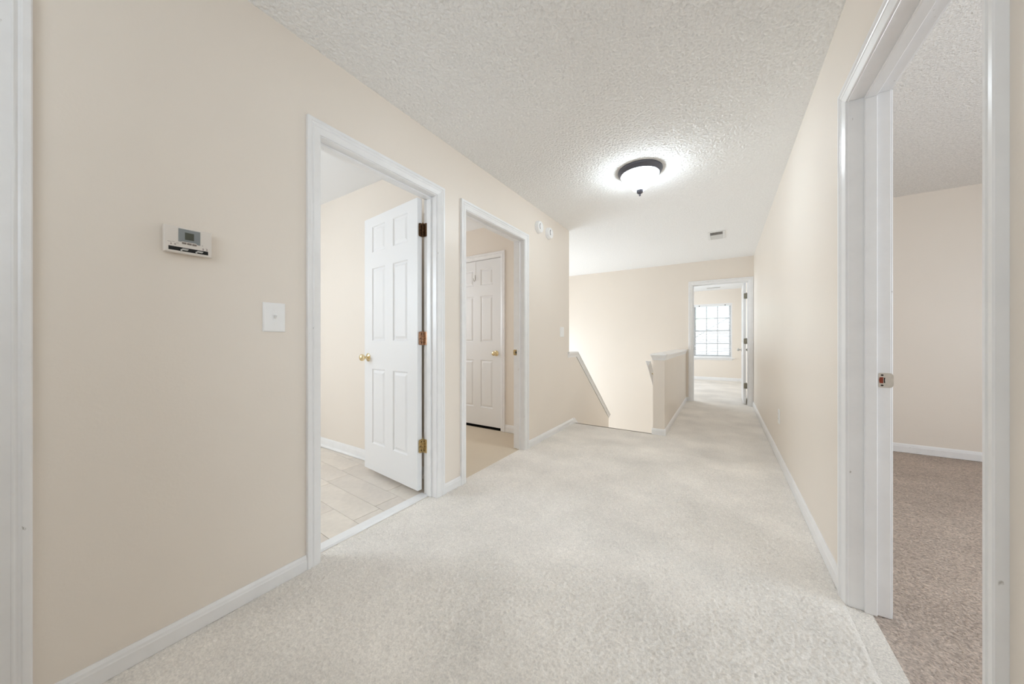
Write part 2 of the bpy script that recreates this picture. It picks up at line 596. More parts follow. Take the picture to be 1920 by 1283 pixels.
def doorway(n, d, put, depth, stop=None, cw=.062, back=True):
    """put(a, z, t): a along the wall, t out of the wall towards the landing; the wall's own depth is t = 0..-depth"""
    root = structure(empty('trim_%d' % n, put((d[0] + d[1]) / 2, 0, -depth / 2)))
    inv = Matrix.Translation(-root.location)

    def part(name, bm, smooth=False):
        o = obj(name, bm, M['trim'], root, smooth)
        o.matrix_parent_inverse = inv
        return o
    for k, nm in ((0, 'casing_leg'), (1, 'casing_leg'), (2, 'casing_head')):
        part(nm, casing_piece(k, d, put, cw))
    if back:
        for k, nm in ((0, 'casing_leg'), (1, 'casing_leg'), (2, 'casing_head')):
            part(nm, casing_piece(k, d, lambda a, z, t: put(a, z, -depth - t), cw))

    def pb(a0, a1, z0, z1, t0, t1, bev=.0015):
        bm = bmesh.new()
        p, q = put(a0, z0, t0), put(a1, z1, t1)
        add_box(bm, min(p[0], q[0]), max(p[0], q[0]), min(p[1], q[1]), max(p[1], q[1]), min(p[2], q[2]), max(p[2], q[2]), bev=bev)
        return bm
    part('jamb', pb(d[0] - JB, d[0], 0, d[2], -depth, 0))
    part('jamb', pb(d[1], d[1] + JB, 0, d[2], -depth, 0))
    part('head_jamb', pb(d[0] - JB, d[1] + JB, d[2], d[2] + JB, -depth, 0))
    if stop:
        t0, t1 = stop
        part('door_stop', pb(d[0], d[0] + .011, 0, d[2] - .011, t0, t1, .003))
        part('door_stop', pb(d[1] - .011, d[1], 0, d[2] - .011, t0, t1, .003))
        part('door_stop', pb(d[0], d[1], d[2] - .011, d[2], t0, t1, .003))
    return root


putL = lambda a, z, t: (XL + t, a, z)
putR = lambda a, z, t: (XR - t, a, z)
putF = lambda a, z, t: (a, YF - t, z)
stopd = (-TW + .072, -TW + .037)
t1 = doorway(1, D1, putL, TW, stopd, back=False)
t2 = doorway(2, D2, putL, TW, stopd)
t3 = doorway(3, D3, putL, TW, (-.030, -.070), back=False)
t4 = doorway(4, DR, putR, TW, stopd, cw=.057)
t5 = doorway(5, DF, putF, YFb - YF, stopd)

BP = [(0, 0), (.013, 0), (.013, .048), (.011, .052), (.0095, .060), (.006, .066), (.004, .070), (0, .070)]


def baseboard(name, p, q, nrm, hh=.070, shoe=False, lift=0):
    """p, q floor points (x, y) of the wall line, nrm = direction out of the wall"""
    bm = bmesh.new()
    k = hh / .070
    prof = [(a, b * k) for a, b in BP]
    if shoe:
        prof = [(0, 0), (.026, 0), (.026, .008), (.021, .016), (.014, .020)] + prof[2:]
    va = [bm.verts.new((p[0] + nrm[0] * a, p[1] + nrm[1] * a, max(b, lift))) for a, b in prof]
    vb = [bm.verts.new((q[0] + nrm[0] * a, q[1] + nrm[1] * a, max(b, lift))) for a, b in prof]
    n = len(va)
    for i in range(n):
        j = (i + 1) % n
        bm.faces.new((va[i], va[j], vb[j], vb[i]))
    bm.faces.new(va)
    bm.faces.new(vb)
    bmesh.ops.recalc_face_normals(bm, faces=bm.faces)
    return structure(obj(name, bm, M['trim']))


baseboard('baseboard_left', (XL, .060), (XL, D1[0] - .067), (1, 0), .070, False, .004)
baseboard('baseboard_left', (XL, D1[1] + .067), (XL, D2[0] - .067), (1, 0))
baseboard('baseboard_left', (XL, D2[1] + .067), (XL, 4.0), (1, 0))
bm = bmesh.new()                           # its end drops over the stair nosing
add_prism(bm, [(4.0, 0), (4.0, .070), (4.045, .062), (4.16, -.03), (4.12, -.06), (4.05, 0)], XL, XL + .012, lambda u, v, d: (d, u, v))
structure(obj('baseboard_left', bm, M['trim']))
baseboard('baseboard_right', (XR, -1.2), (XR, DR[0] - .063), (-1, 0), .082, False, .005)
baseboard('baseboard_right', (XR, DR[1] + .063), (XR, YF), (-1, 0), .082, False, .005)
baseboard('baseboard_half_wall', (-.548, 4.023), (-.548, YF), (1, 0))
baseboard('baseboard_half_wall', (-.681, 4.03), (-.535, 4.03), (0, -1))
baseboard('baseboard_far', (-.535, YF), (DF[0] - .067, YF), (0, -1))
baseboard('baseboard_bathroom', (-4.0, 1.79), (XLb - .02, 1.79), (0, -1), .085, True)
baseboard('baseboard_closet', (-2.138, 3.21), (XLb, 3.21), (0, -1), .085)
baseboard('baseboard_bedroom', (XRb, 4.66), (3.8, 4.66), (0, -1), .082)
baseboard('baseboard_far_bedroom', (-2.6, 10.5), (.43, 10.5), (0, -1), .082)

# threshold in the bathroom doorway
bm = bmesh.new()
add_prism(bm, [(XL - .146, -.012), (XL - .146, 0), (XL - .138, .007), (XL - .082, .007), (XL - .074, 0), (XL - .074, -.012)],
          D1[0], D1[1], lambda u, v, d: (u, d, v))
structure(obj('trim_6', bm, M['trim']))

# caps of the stair walls: a board with a moulding under it on both edges
def cap_section(half, flat=.018, mold=.052):
    """half section (offset from centre, height below top): board then crown"""
    return [(half + .024, 0), (half + .026, -.004), (half + .026, -flat), (half + .020, -flat - .003), (half + .014, -flat - .018),
            (half + .007, -flat - .034), (half + .005, -flat - mold), (half, -flat - mold)]


def sweep(bm, sec, path, xc):
    """closed section (x offset, z offset) swept along path of (y, z) with vertical section planes"""
    b2 = bmesh.new()
    rings = [[b2.verts.new((xc + u, y, z + v)) for u, v in sec] for y, z in path]
    n = len(sec)
    for a, b in zip(rings, rings[1:]):
        for i in range(n):
            j = (i + 1) % n
            b2.faces.new((a[i], a[j], b[j], b[i]))
    b2.faces.new(rings[0])
    b2.faces.new(rings[-1])
    bmesh.ops.recalc_face_normals(b2, faces=b2.faces)
    merge(bm, b2)


half = TW / 2
sec = cap_section(half)
full = sec + [(-u, v) for u, v in reversed(sec)]
bm = bmesh.new()
sweep(bm, full, [(YC - .04, .922), (4.125, .922), (5.60, -.172)], (XL + XLb) / 2)
structure(obj('trim_7', bm, M['trim']), None)
# cap of the half wall, with its moulding mitred round the front end
b2 = bmesh.new()
sec = cap_section(.060)
rings = []
for u, v in sec:
    o_ = u - .060
    rings.append([b2.verts.new(p) for p in ((-.608 - u, YF, .911 + v), (-.608 - u, 4.03 - o_, .911 + v), (-.608 + u, 4.03 - o_, .911 + v), (-.608 + u, YF, .911 + v))])
for a, b in zip(rings, rings[1:]):
    for i in range(3):
        b2.faces.new((a[i], a[i + 1], b[i + 1], b[i]))
b2.faces.new(rings[0])
b2.faces.new([r[0] for r in rings] + [r[3] for r in reversed(rings)])
b2.faces.new(rings[-1])
bmesh.ops.recalc_face_normals(b2, faces=b2.faces)
structure(obj('trim_8', b2, M['trim']))


# ------------------------------------------------------------------ doors
def knob(name, parent, loc, out, m):
    """round knob and rose; out = unit vector away from the door"""
    q = Vector(out).to_track_quat('Z', 'Y').to_matrix().to_4x4()
    bm = bmesh.new()
    add_lathe(bm, [(.033, 0), (.033, .003), (.028, .007), (.014, .010), (.0105, .013), (.0105, .030), (.015, .034), (.024, .040), (.0275, .050), (.0265, .059), (.020, .066), (.008, .069), (0, .0695)], q, 28)
    o = obj(name, bm, m, parent, True)
    o.location = loc
    return o


def panel_mesh(w_, h_):
    """raised field in its sloped recess ring, local x across, z up, y = -1 towards the viewer, recess floor at 0"""
    bm = bmesh.new()
    loops = []
    for ins, dep in ((0, -.0002), (.008, -.008), (.015, -.008), (.032, -.0012), (.034, -.0010)):
        loops.append([bm.verts.new((x, dep * -1, z)) for x, z in ((-w_ / 2 + ins, -h_ / 2 + ins), (w_ / 2 - ins, -h_ / 2 + ins), (w_ / 2 - ins, h_ / 2 - ins), (-w_ / 2 + ins, h_ / 2 - ins))])
    for a, b in zip(loops, loops[1:]):
        for i in range(4):
            j = (i + 1) % 4
            bm.faces.new((a[i], a[j], b[j], b[i]))
    bm.faces.new(loops[-1])
    bmesh.ops.recalc_face_normals(bm, faces=bm.faces)
    if bm.faces[:][-1].normal.y > 0:
        bmesh.ops.reverse_faces(bm, faces=bm.faces)
    return bm


def door_leaf(name, W, HT, T, cols, rows, m):
    """leaf: hinge edge at x = 0, running to x = -W, thickness y = 0..T, bottom z = 0. cols, rows = panel spans"""
    xs = sorted({-W, 0} | {c for r in cols for c in r})
    zs = sorted({0, HT} | {c for r in rows for c in r})
    bm = bmesh.new()
    rect = [(c, r) for c in cols for r in rows]
    for y in (0, T):
        for x0, x1 in zip(xs, xs[1:]):
            for z0, z1 in zip(zs, zs[1:]):
                if ((x0, x1), (z0, z1)) in rect:
                    continue
                bm.faces.new([bm.verts.new(p) for p in ((x0, y, z0), (x1, y, z0), (x1, y, z1), (x0, y, z1))])
    for (x0, z0), (x1, z1) in (((-W, 0), (0, 0)), ((0, 0), (0, HT)), ((0, HT), (-W, HT)), ((-W, HT), (-W, 0))):
        bm.faces.new([bm.verts.new(p) for p in ((x0, 0, z0), (x1, 0, z1), (x1, T, z1), (x0, T, z0))])
    # a core so that the leaf is solid behind its panels
    bmesh.ops.remove_doubles(bm, verts=bm.verts, dist=1e-5)
    bmesh.ops.recalc_face_normals(bm, faces=bm.faces)
    leaf = structure(obj(name, bm, m))
    for (c, r) in rect:
        o = obj('panel', panel_mesh(c[1] - c[0], r[1] - r[0]), m, leaf)
        o.location = ((c[0] + c[1]) / 2, 0, (r[0] + r[1]) / 2)
        o2 = obj('panel', None, m, leaf)
        me = o2.data
        o2.data = o.data
        bpy.data.meshes.remove(me)
        o2.location = ((c[0] + c[1]) / 2, T, (r[0] + r[1]) / 2)
        o2.rotation_euler = (0, 0, PI)
    return leaf


def hinge(parent, loc, dir_a, dir_b, m, hh=.092, wda=.0345, wdb=.034):
    """knuckle at loc (centre), plates along dir_a and dir_b (unit, in plan) with screws"""
    root = empty('hinge', loc)
    root.parent = parent
    bm = bmesh.new()
    for k in range(5):
        z0 = -hh / 2 + k * hh / 5
        add_lathe(bm, [(.0055, z0 + .0006), (.0062, z0 + .002), (.0062, z0 + hh / 5 - .002), (.0055, z0 + hh / 5 - .0006)], None, 14)
    add_lathe(bm, [(.004, hh / 2), (.005, hh / 2 + .003), (.003, hh / 2 + .008), (0, hh / 2 + .009)], None, 12)
    obj('knuckle', bm, m, root, True)
    for (dx, dy, nx, ny), wd in ((dir_a, wda), (dir_b, wdb)):
        bm = bmesh.new()
        r = .010
        pts = [(.003, -hh / 2)]
        pts += [(wd - r + r * math.sin(a), -hh / 2 + r - r * math.cos(a)) for a in (0, .52, 1.05, 1.571)]
        pts += [(wd - r + r * math.cos(a), hh / 2 - r + r * math.sin(a)) for a in (0, .52, 1.05, 1.571)]
        pts += [(.003, hh / 2)]
        add_prism(bm, pts, 0, .002, lambda u, v, d: (dx * u + nx * d, dy * u + ny * d, v))
        obj('hinge_plate', bm, m, root)
        bm = bmesh.new()
        q = Vector((nx, ny, 0)).to_track_quat('Z', 'Y').to_matrix().to_4x4()
        for u, v in ((.013, -.030), (.022, 0), (.013, .030)):
            add_lathe(bm, [(.0035, 0), (.0035, .0027), (0, .0029)], Matrix.Translation((dx * u, dy * u, v)) @ q, 10)
        o = obj('screw', bm, M['screw'], root)
        o['kind'] = 'stuff'
    return root


# bathroom door, swung open into the bathroom; its hinge edge faces the landing
W1 = .712
cols = [(-W1 + .105, -W1 + .105 + .176), (-.105 - .196, -.105)]
cols = [(-.595, -.410), (-.300, -.115)]
rows = [(.215, .805), (1.025, 1.600), (1.725, 1.930)]
dl = door_leaf('door_1', W1, 2.005, .035, cols, rows, M['door'])
dl.location = (-1.756, 1.556, .033)
dl.rotation_euler = (0, 0, math.radians(-6))
knob('door_knob', dl, (-.655, 0, .893), (0, -1, 0), M['brass'])['label'] = 'polished brass knob'
knob('door_knob', dl, (-.655, .035, .893), (0, 1, 0), M['brass'])
for z, m in ((1.820, M['bronze']), (1.076, M['copper']), (.335, M['aged_brass'])):
    hinge(dl, (.006, .0400, z - .033), (0, -1, 1, 0), (1, .1, .1, -1), m, .092, .0345, .044)

# closed six-panel door of the closet seen through the second doorway
W2 = .711
cols2 = [(-.598, -.412), (-.302, -.116)]
dc = door_leaf('door_2', W2, 2.02, .035, cols2, [(.22, .80), (1.02, 1.585), (1.715, 1.915)], M['door'])
dc.location = (-2.208, 3.222, .026)
knob('door_knob', dc, (-.066, 0, .885), (0, -1, 0), M['brass'])['label'] = 'polished brass knob'
putC = lambda a, z, t: (a, 3.21 - t, z)
doorway(9, (-2.922, -2.205, 2.05), putC, .09, None, back=False)
box_obj('slab', (-3.0, -2.1, 3.30, 3.31, -.02, 2.2), M['black'])['kind'] = 'structure'  # black sheet painted as the darkness behind the door gaps
# hook hung over the top of that door
hk = empty('over_door_hook', (-2.595, 3.222, 2.046))
tag(hk, 'slim pale over-the-door hook hanging on the closed closet door', 'hook')
bm = bmesh.new()
add_box(bm, -.012, .012, -.0035, .030, -.0015, .0012)
add_box(bm, -.009, .009, -.0035, -.0015, -.17, -.0005)
obj('strap', bm, M['plate'], hk)
bm = bmesh.new()
pr_ = [(-.003, -.17), (-.004, -.225), (-.012, -.245), (-.026, -.245), (-.034, -.232), (-.036, -.215)]
for (y0, z0), (y1, z1) in zip(pr_, pr_[1:]):
    d = Vector((0, y1 - y0, z1 - z0))
    q = d.to_track_quat('Z', 'Y').to_matrix().to_4x4()
    add_lathe(bm, [(.004, 0), (.004, d.length + .002)], Matrix.Translation((0, y0, z0)) @ q, 10)
obj('hook', bm, M['nickel'], hk, True)

# near door in the left wall, only the edge of its frame is in view
dn = door_leaf('door_3', D3[1] - D3[0] - .006, 2.02, .035, [(-.67, -.45), (-.33, -.11)], [(.22, .80), (1.02, 1.585), (1.715, 1.915)], M['door'])
dn.rotation_euler = (0, 0, PI / 2)
dn.location = (XL - .072, D3[1] - .003, .01)
dn.rotation_euler = (0, 0, -PI / 2)
dn.location = (XL - .072 - .035, D3[0] + .003, .01)
dn.rotation_euler = (0, 0, -PI / 2)

# far bedroom door, swung back along the room's right wall, seen on its hinge edge
df = door_leaf('door_4', .755, 2.015, .036, [(-.635, -.44), (-.315, -.12)], [(.22, .80), (1.02, 1.585), (1.715, 1.915)], M['door'])
df.location = (.290, 6.728, .015)
df.rotation_euler = (0, 0, -PI / 2 + math.radians(.6))
df.location = (.326, 6.728, .015)
df.rotation_euler = (0, 0, math.radians(-90.4))
# local -x runs to +y, local +y points to +x
df.location = (.290, 6.728, .015)
knob('door_knob', df, (-.690, 0, .885), (0, -1, 0), M['nickel'])
knob('door_knob', df, (-.690, .036, .885), (0, 1, 0), M['nickel'])
for z in (1.808, 1.056, .313):
    hinge(df, (.006, .0415, z - .015), (0, -1, 1, 0), (1, .6, .6, -1), M['old_steel'])


# strike plates on the latch jambs of the right bedroom doorway and the closet room doorway
def strike(name_parent, loc, put3, hh, lipm, holem):
    """put3(u, v, d): u across the jamb, v up, d out of the jamb"""
    root = empty('strike_plate', loc)
    root.parent = name_parent
    root.matrix_parent_inverse = Matrix.Translation(-name_parent.location)
    bm = bmesh.new()
    h_ = hh / 2
    r = .005
    pts = []
    for cx, cz, a0 in ((-.016 + r, -h_ + r, PI), (.014, -h_ + .014, 1.5 * PI), (.014, h_ - .014, 0), (-.016 + r, h_ - r, PI / 2)):
        rr = r if cx < 0 else .014
        for k in range(5):
            a = a0 + k * PI / 8
            pts.append((cx + rr * math.cos(a) * (1 if cx < 0 else .75), cz + rr * math.sin(a)))
    add_prism(bm, pts, 0, .0022, put3)
    obj('plate', bm, lipm, root)
    bm = bmesh.new()
    add_prism(bm, [(-.013, -.011), (-.003, -.012), (-.003, .012), (-.013, .011), (-.0145, 0)], .0015, .0027, put3)
    obj('latch_hole', bm, holem, root)
    bm = bmesh.new()
    add_prism(bm, [(-.0015, -.010), (.002, -.010), (.0012, 0), (.002, .010), (-.0015, .010)], .0015, .0030, put3)
    obj('latch_tab', bm, M['black'], root)
    bm = bmesh.new()
    for v in (-.0195, .0195):
        add_prism(bm, [(-.006 + .0038 * math.cos(a), v + .0034 * math.sin(a)) for a in [PI * k / 5 for k in range(10)]], .0015, .0031, put3)
    obj('screw', bm, M['screw'], root)['kind'] = 'stuff'
    return root


strike(t4, (XR + .0995, DR[1] - .0, .9065), lambda u, v, d: (u, -d, v), .056, M['nickel'], M['rust'])
strike(t2, (XL - .099, D2[1], .945), lambda u, v, d: (-u, -d, v), .056, M['aged_brass'], M['black'])

# ------------------------------------------------------------------ window of the far bedroom
win = structure(empty('window_1', (-.245, 10.5, .61)))
winv = Matrix.Translation(-win.location)


def wpart(name, bm, m, par=None):
    o = obj(name, bm, m, par or win)
    if par is None:
        o.matrix_parent_inverse = winv
    return o


bm = bmesh.new()
for x0, x1, z0, z1 in ((-.70, -.675, .61, 2.07), (.185, .21, .61, 2.07), (-.675, .185, 2.045, 2.07), (-.675, .185, .61, .635)):
    add_box(bm, x0, x1, 10.50, 10.64, z0, z1)
wpart('window_frame', bm, M['trim'])
wpart('window_sill', add_box(bmesh.new(), -.76, .27, 10.455, 10.56, .592, .612, bev=.004), M['trim'])
wpart('apron', add_box(bmesh.new(), -.71, .22, 10.487, 10.50, .545, .592, bev=.003), M['trim'])
for nm, y, z0, z1 in (('upper_sash', 10.620, 1.325, 2.045), ('lower_sash', 10.590, .635, 1.355)):
    bm = bmesh.new()
    for dims in ((-.675, -.636, z0, z1), (.145, .185, z0, z1), (-.636, .145, z0, z0 + .035), (-.636, .145, z1 - .035, z1)):
        add_box(bm, dims[0], dims[1], y - .014, y + .014, dims[2], dims[3])
    sash = wpart(nm, bm, M['trim'])
    gx = [-.636, -.3757, -.1153, .145]
    gz = [z0 + .035, (z0 + z1) / 2, z1 - .035]
    for x in gx[1:3]:
        obj('muntin', add_box(bmesh.new(), x - .011, x + .011, y - .008, y + .008, gz[0], gz[2]), M['trim'], sash)
    obj('muntin', add_box(bmesh.new(), gx[0], gx[3], y - .007, y + .007, gz[1] - .011, gz[1] + .011), M['trim'], sash)
    for i in range(3):
        for k in range(2):
            obj('pane', add_box(bmesh.new(), gx[i], gx[i + 1], y - .001, y + .001, gz[k], gz[k + 1]), M['glass'], sash)

bl = empty('window_blind', (-.245, 10.53, 2.04))
tag(bl, 'white horizontal mini blind with open slats in the far bedroom window', 'blind')
binv = Matrix.Translation(-bl.location)
o = obj('headrail', add_box(bmesh.new(), -.672, .182, 10.502, 10.558, 2.000, 2.044, bev=.003), M['slat'], bl)
o.matrix_parent_inverse = binv
for x in (-.545, .055):
    bm = bmesh.new()
    add_box(bm, x - .011, x + .011, 10.496, 10.503, 2.012, 2.034, bev=.002)
    o = obj('bracket_clip', bm, M['screw'], bl)
    o.matrix_parent_inverse = binv
    o['label'] = 'small dark bracket clip'
bm = bmesh.new()
add_prism(bm, [(-.025, -.0015), (0, .0008), (.025, -.0015), (.025, .0012), (0, .0035), (-.025, .0012)], -.425, .425, lambda u, v, d: (d, u, v))
slat0 = None
n = 29
for i in range(n):
    if slat0 is None:
        slat0 = obj('slat', bm, M['slat'], bl)
        o = slat0
    else:
        o = slat0.copy()
        C.objects.link(o)
        o.parent = bl
    o.location = (0, 0, -.060 - i * .0465)
    o.rotation_euler = (math.radians(10), 0, 0)
o = obj('bottom_rail', add_box(bmesh.new(), -.670, .180, 10.506, 10.554, .636, .656, bev=.003), M['slat'], bl)
o.matrix_parent_inverse = binv
for x in (-.55, -.245, .06):
    o = obj('ladder_cord', add_box(bmesh.new(), x - .001, x + .001, 10.5105, 10.5125, .64, 2.01), M['slat'], bl)
    o.matrix_parent_inverse = binv

# outside the window: lawn far below and the gable end of the next house
structure(box_obj('ground', (-40, 40, 11, 90, -3.2, -3.0), M['lawn']))
hs = empty('neighbour_house', (1.2, 17.5, -3.0))
tag(hs, 'pale sided neighbouring house with a gable seen through the far window', 'house')
hin = Matrix.Translation(-hs.location)


def hpart(nm, bm, m):
    o = obj(nm, bm, m, hs)
    o.matrix_parent_inverse = hin
    return o


bm = bmesh.new()
add_prism(bm, [(-2.2, -3), (4.6, -3), (4.6, .6), (1.2, 2.9), (-2.2, .6)], 17.395, 26, lambda u, v, d: (u, d, v))
hpart('wall', bm, M['siding'])
bm = bmesh.new()
for k in range(36):
    z = -2.9 + k * .16
    hw = 3.4 if z < .6 else 3.4 * (2.9 - z) / 2.3
    if hw > .2:
        add_box(bm, 1.2 - hw, 1.2 + hw, 17.385, 17.396, z, z + .02)
hpart('lap_siding', bm, M['siding'])['kind'] = 'stuff'
for s in (-1, 1):
    bm = bmesh.new()
    add_prism(bm, [(1.2, 2.95), (1.2 + s * 3.8, .38), (1.2 + s * 3.8, .52), (1.2, 3.10)], 17.4, 26.3, lambda u, v, d: (u, d, v))
    hpart('roof_slope', bm, M['shingle'])
    bm = bmesh.new()
    add_prism(bm, [(1.2, 2.78), (1.2 + s * 3.8, .21), (1.2 + s * 3.8, .42), (1.2, 2.99)], 17.37, 17.4, lambda u, v, d: (u, d, v))
    hpart('rake_board', bm, M['trim'])

# ------------------------------------------------------------------ things on walls and ceiling
# ceiling lamp
lamp = empty('ceiling_lamp', (-.565, 2.81, H))
tag(lamp, 'flush ceiling lamp with dark pewter pan, glowing white glass bowl and finial', 'lamp')
bm = bmesh.new()
add_lathe(bm, [(.150, 0), (.168, -.004), (.170, -.014), (.166, -.022), (.160, -.027), (.156, -.040), (.149, -.046), (.138, -.046), (.138, -.010)], None, 56, cap=False)
obj('pan', bm, M['pewter'], lamp, True)
bm = bmesh.new()
add_lathe(bm, [(.136, -.030), (.145, -.040), (.145, -.046), (.138, -.050), (.139, -.054), (.130, -.066), (.112, -.088), (.092, -.112), (.072, -.135), (.056, -.151), (.040, -.161), (.022, -.165), (0, -.166)], None, 56, cap=False)
obj('glass_bowl', bm, M['glow'], lamp, True)
bm = bmesh.new()
add_lathe(bm, [(.0, -.160), (.026, -.161), (.029, -.166), (.026, -.172), (.024, -.180), (.018, -.188), (.009, -.193), (.005, -.196), (.0075, -.201), (.0075, -.206), (.005, -.210), (0, -.212)], None, 24)
obj('finial', bm, M['pewter'], lamp, True)


# thermostat: local y across (to the right), z up, x out of the wall
th = empty('thermostat', (XL, .3725, 1.409))
tag(th, 'ivory thermostat with grey display and slider slot on the beige wall', 'thermostat')
px = lambda u, v, d: (d, u, v)
bm = bmesh.new()
add_box(bm, 0, .010, -.056, .056, -.038, .038, bev=.002)
obj('back_plate', bm, M['ivory'], th)
bm = bmesh.new()
b2 = bmesh.new()
for x, s in ((.008, 1), (.026, 1), (.030, .965)):
    pass
lo = []
for x, hw, hh in ((.008, .0615, .0445), (.024, .0630, .0460), (.0285, .0620, .0450), (.030, .0595, .0425)):
    lo.append([b2.verts.new((x, a * hw, b * hh)) for a, b in ((-1, -1), (1, -1), (1, 1), (-1, 1))])
for a, b in zip(lo, lo[1:]):
    for i in range(4):
        j = (i + 1) % 4
        b2.faces.new((a[i], a[j], b[j], b[i]))
b2.faces.new(lo[0])
b2.faces.new(lo[-1])
bmesh.ops.recalc_face_normals(b2, faces=b2.faces)
obj('body', b2, M['ivory'], th)
bm = bmesh.new()
pts = [(-.0270, .0395), (.0300, .0395), (.0300, -.0085), (.0230, -.0085), (.019, -.0040), (-.017, -.0040), (-.021, -.0060), (-.0270, -.0060)]
add_prism(bm, pts, .0295, .0309, px)
obj('display_panel', bm, M['grey_panel'], th)
obj('lcd_screen', add_box(bmesh.new(), .0305, .0314, -.0105, .0130, .0035, .0285), M['lcd'], th)
for k, yy in enumerate((-.0125, .0010, .0145)):
    bm = bmesh.new()
    add_box(bm, .0295, .0325, yy - .0058, yy + .0058, -.0125 - .0004 * k, -.0065 - .0004 * k, bev=.0014)
    obj('button', bm, M['button'], th)
obj('slider_slot', add_box(bmesh.new(), .0296, .0305, -.0515, .0515, -.0385, -.0255), M['black'], th)
for yy in (-.012, .027):
    bm = bmesh.new()
    add_prism(bm, [(yy - .011, -.0345), (yy + .008, -.0345), (yy + .011, -.0295), (yy - .004, -.0285)], .030, .0335, px)
    add_box(bm, .030, .0345, yy - .010, yy - .006, -.0405, -.034)
    obj('slider_lever', bm, M['lever'], th)
bm = bmesh.new()
for y0, y1, z0, z1 in ((-.054, -.044, -.0120, -.0105), (-.043, -.036, -.0105, -.0095), (-.033, -.026, -.0135, -.0120), (-.047, -.0435, -.0205, -.0150), (-.0372, -.033, -.0205, -.0150),
                       (.034, .038, -.0085, -.0070), (.036, .040, -.0235, -.0160), (.046, .050, -.0235, -.0160), (.044, .047, -.0150, -.0138)):
    add_box(bm, .0298, .0304, y0, y1, z0, z1)
obj('printed_marks', bm, M['print'], th)['kind'] = 'stuff'


def toggle_switch(loc, label, wd, hh, rocker=False):
    r = empty('light_switch', loc)
    tag(r, label, 'switch', 'light switches on the left wall')
    bm = bmesh.new()
    lo = []
    for x, ins in ((0, 0), (.003, 0), (.0058, .0035), (.0062, .006)):
        lo.append([bm.verts.new((x, a * (wd / 2 - ins), b * (hh / 2 - ins))) for a, b in ((-1, -1), (1, -1), (1, 1), (-1, 1))])
    for a, b in zip(lo, lo[1:]):
        for i in range(4):
            j = (i + 1) % 4
            bm.faces.new((a[i], a[j], b[j], b[i]))
    bm.faces.new(lo[0])
    bm.faces.new(lo[-1])
    bmesh.ops.recalc_face_normals(bm, faces=bm.faces)
    obj('cover_plate', bm, M['plate'], r)
    q = Matrix.Rotation(PI / 2, 4, 'Y')
    if rocker:
        bm = bmesh.new()
        add_prism(bm, [(.0055, -.033), (.0085, -.033), (.0062, 0), (.0100, .033), (.0055, .033)], -.0165, .0165, lambda u, v, d: (u, d, v))
        obj('rocker', bm, M['plate'], r)
    else:
        obj('toggle_collar', add_box(bmesh.new(), .006, .0075, -.0055, .0055, -.0125, .0125, bev=.0005), M['plate'], r)
        bm = bmesh.new()
        add_prism(bm, [(.0065, -.0065), (.0065, .0055), (.018, .0130), (.021, .0105), (.021, .0065)], -.0040, .0040, lambda u, v, d: (u, d, v))
        obj('toggle', bm, M['plate'], r)
    for z in (-.030, .030) if not rocker else (-.045, .045):
        bm = bmesh.new()
        add_lathe(bm, [(.0032, .0055), (.0032, .0068), (.002, .0073), (0, .0074)], q, 14)
        o = obj('screw', bm, M['plate'], r, True)
        o.location = (0, 0, z)
    return r


toggle_switch((XL, .647, 1.158), 'white toggle light switch between the thermostat and the bathroom doorway', .084, .124)
toggle_switch((XL, 3.655, 1.165), 'small white rocker light switch near the corner above the stairs', .105, .117, True)


# two round detectors high on the left wall
def detector(y, z, label):
    r = empty('smoke_detector', (XL, y, z))
    tag(r, label, 'detector', 'round white detectors on the left wall')
    q = Matrix.Rotation(PI / 2, 4, 'Y')
    bm = bmesh.new()
    add_lathe(bm, [(.064, 0), (.064, .012), (.060, .0135)], q, 48)
    obj('base', bm, M['detector'], r, True)
    bm = bmesh.new()
    add_lathe(bm, [(.060, .0135), (.0615, .018), (.0600, .030), (.055, .038), (.046, .0405), (.0445, .0385), (.0425, .0385), (.041, .041), (.015, .0430), (0, .0432)], q, 48)
    obj('cover', bm, M['detector'], r, True)
    bm = bmesh.new()
    a0 = math.radians(125)
    a1 = math.radians(235)
    N = 14
    pin = [(.030 * math.cos(a0 + (a1 - a0) * k / N), .030 * math.sin(a0 + (a1 - a0) * k / N)) for k in range(N + 1)]
    pout = [(.0365 * math.cos(a0 + (a1 - a0) * k / N), .0365 * math.sin(a0 + (a1 - a0) * k / N)) for k in range(N + 1)]
    add_prism(bm, pin + list(reversed(pout)), .0405, .0432, px)
    obj('sound_slot', bm, M['slot'], r)
    bm = bmesh.new()
    add_lathe(bm, [(.006, .0425), (.006, .0445), (.004, .0455), (0, .0456)], q, 16)
    o = obj('test_button', bm, M['detector'], r, True)
    o.location = (0, .014, -.012)
    return r


detector(3.045, 2.240, 'white round detector on the wall, the one closer to the second doorway')
detector(3.283, 2.240, 'white round detector on the wall, the one closer to the stairwell corner')

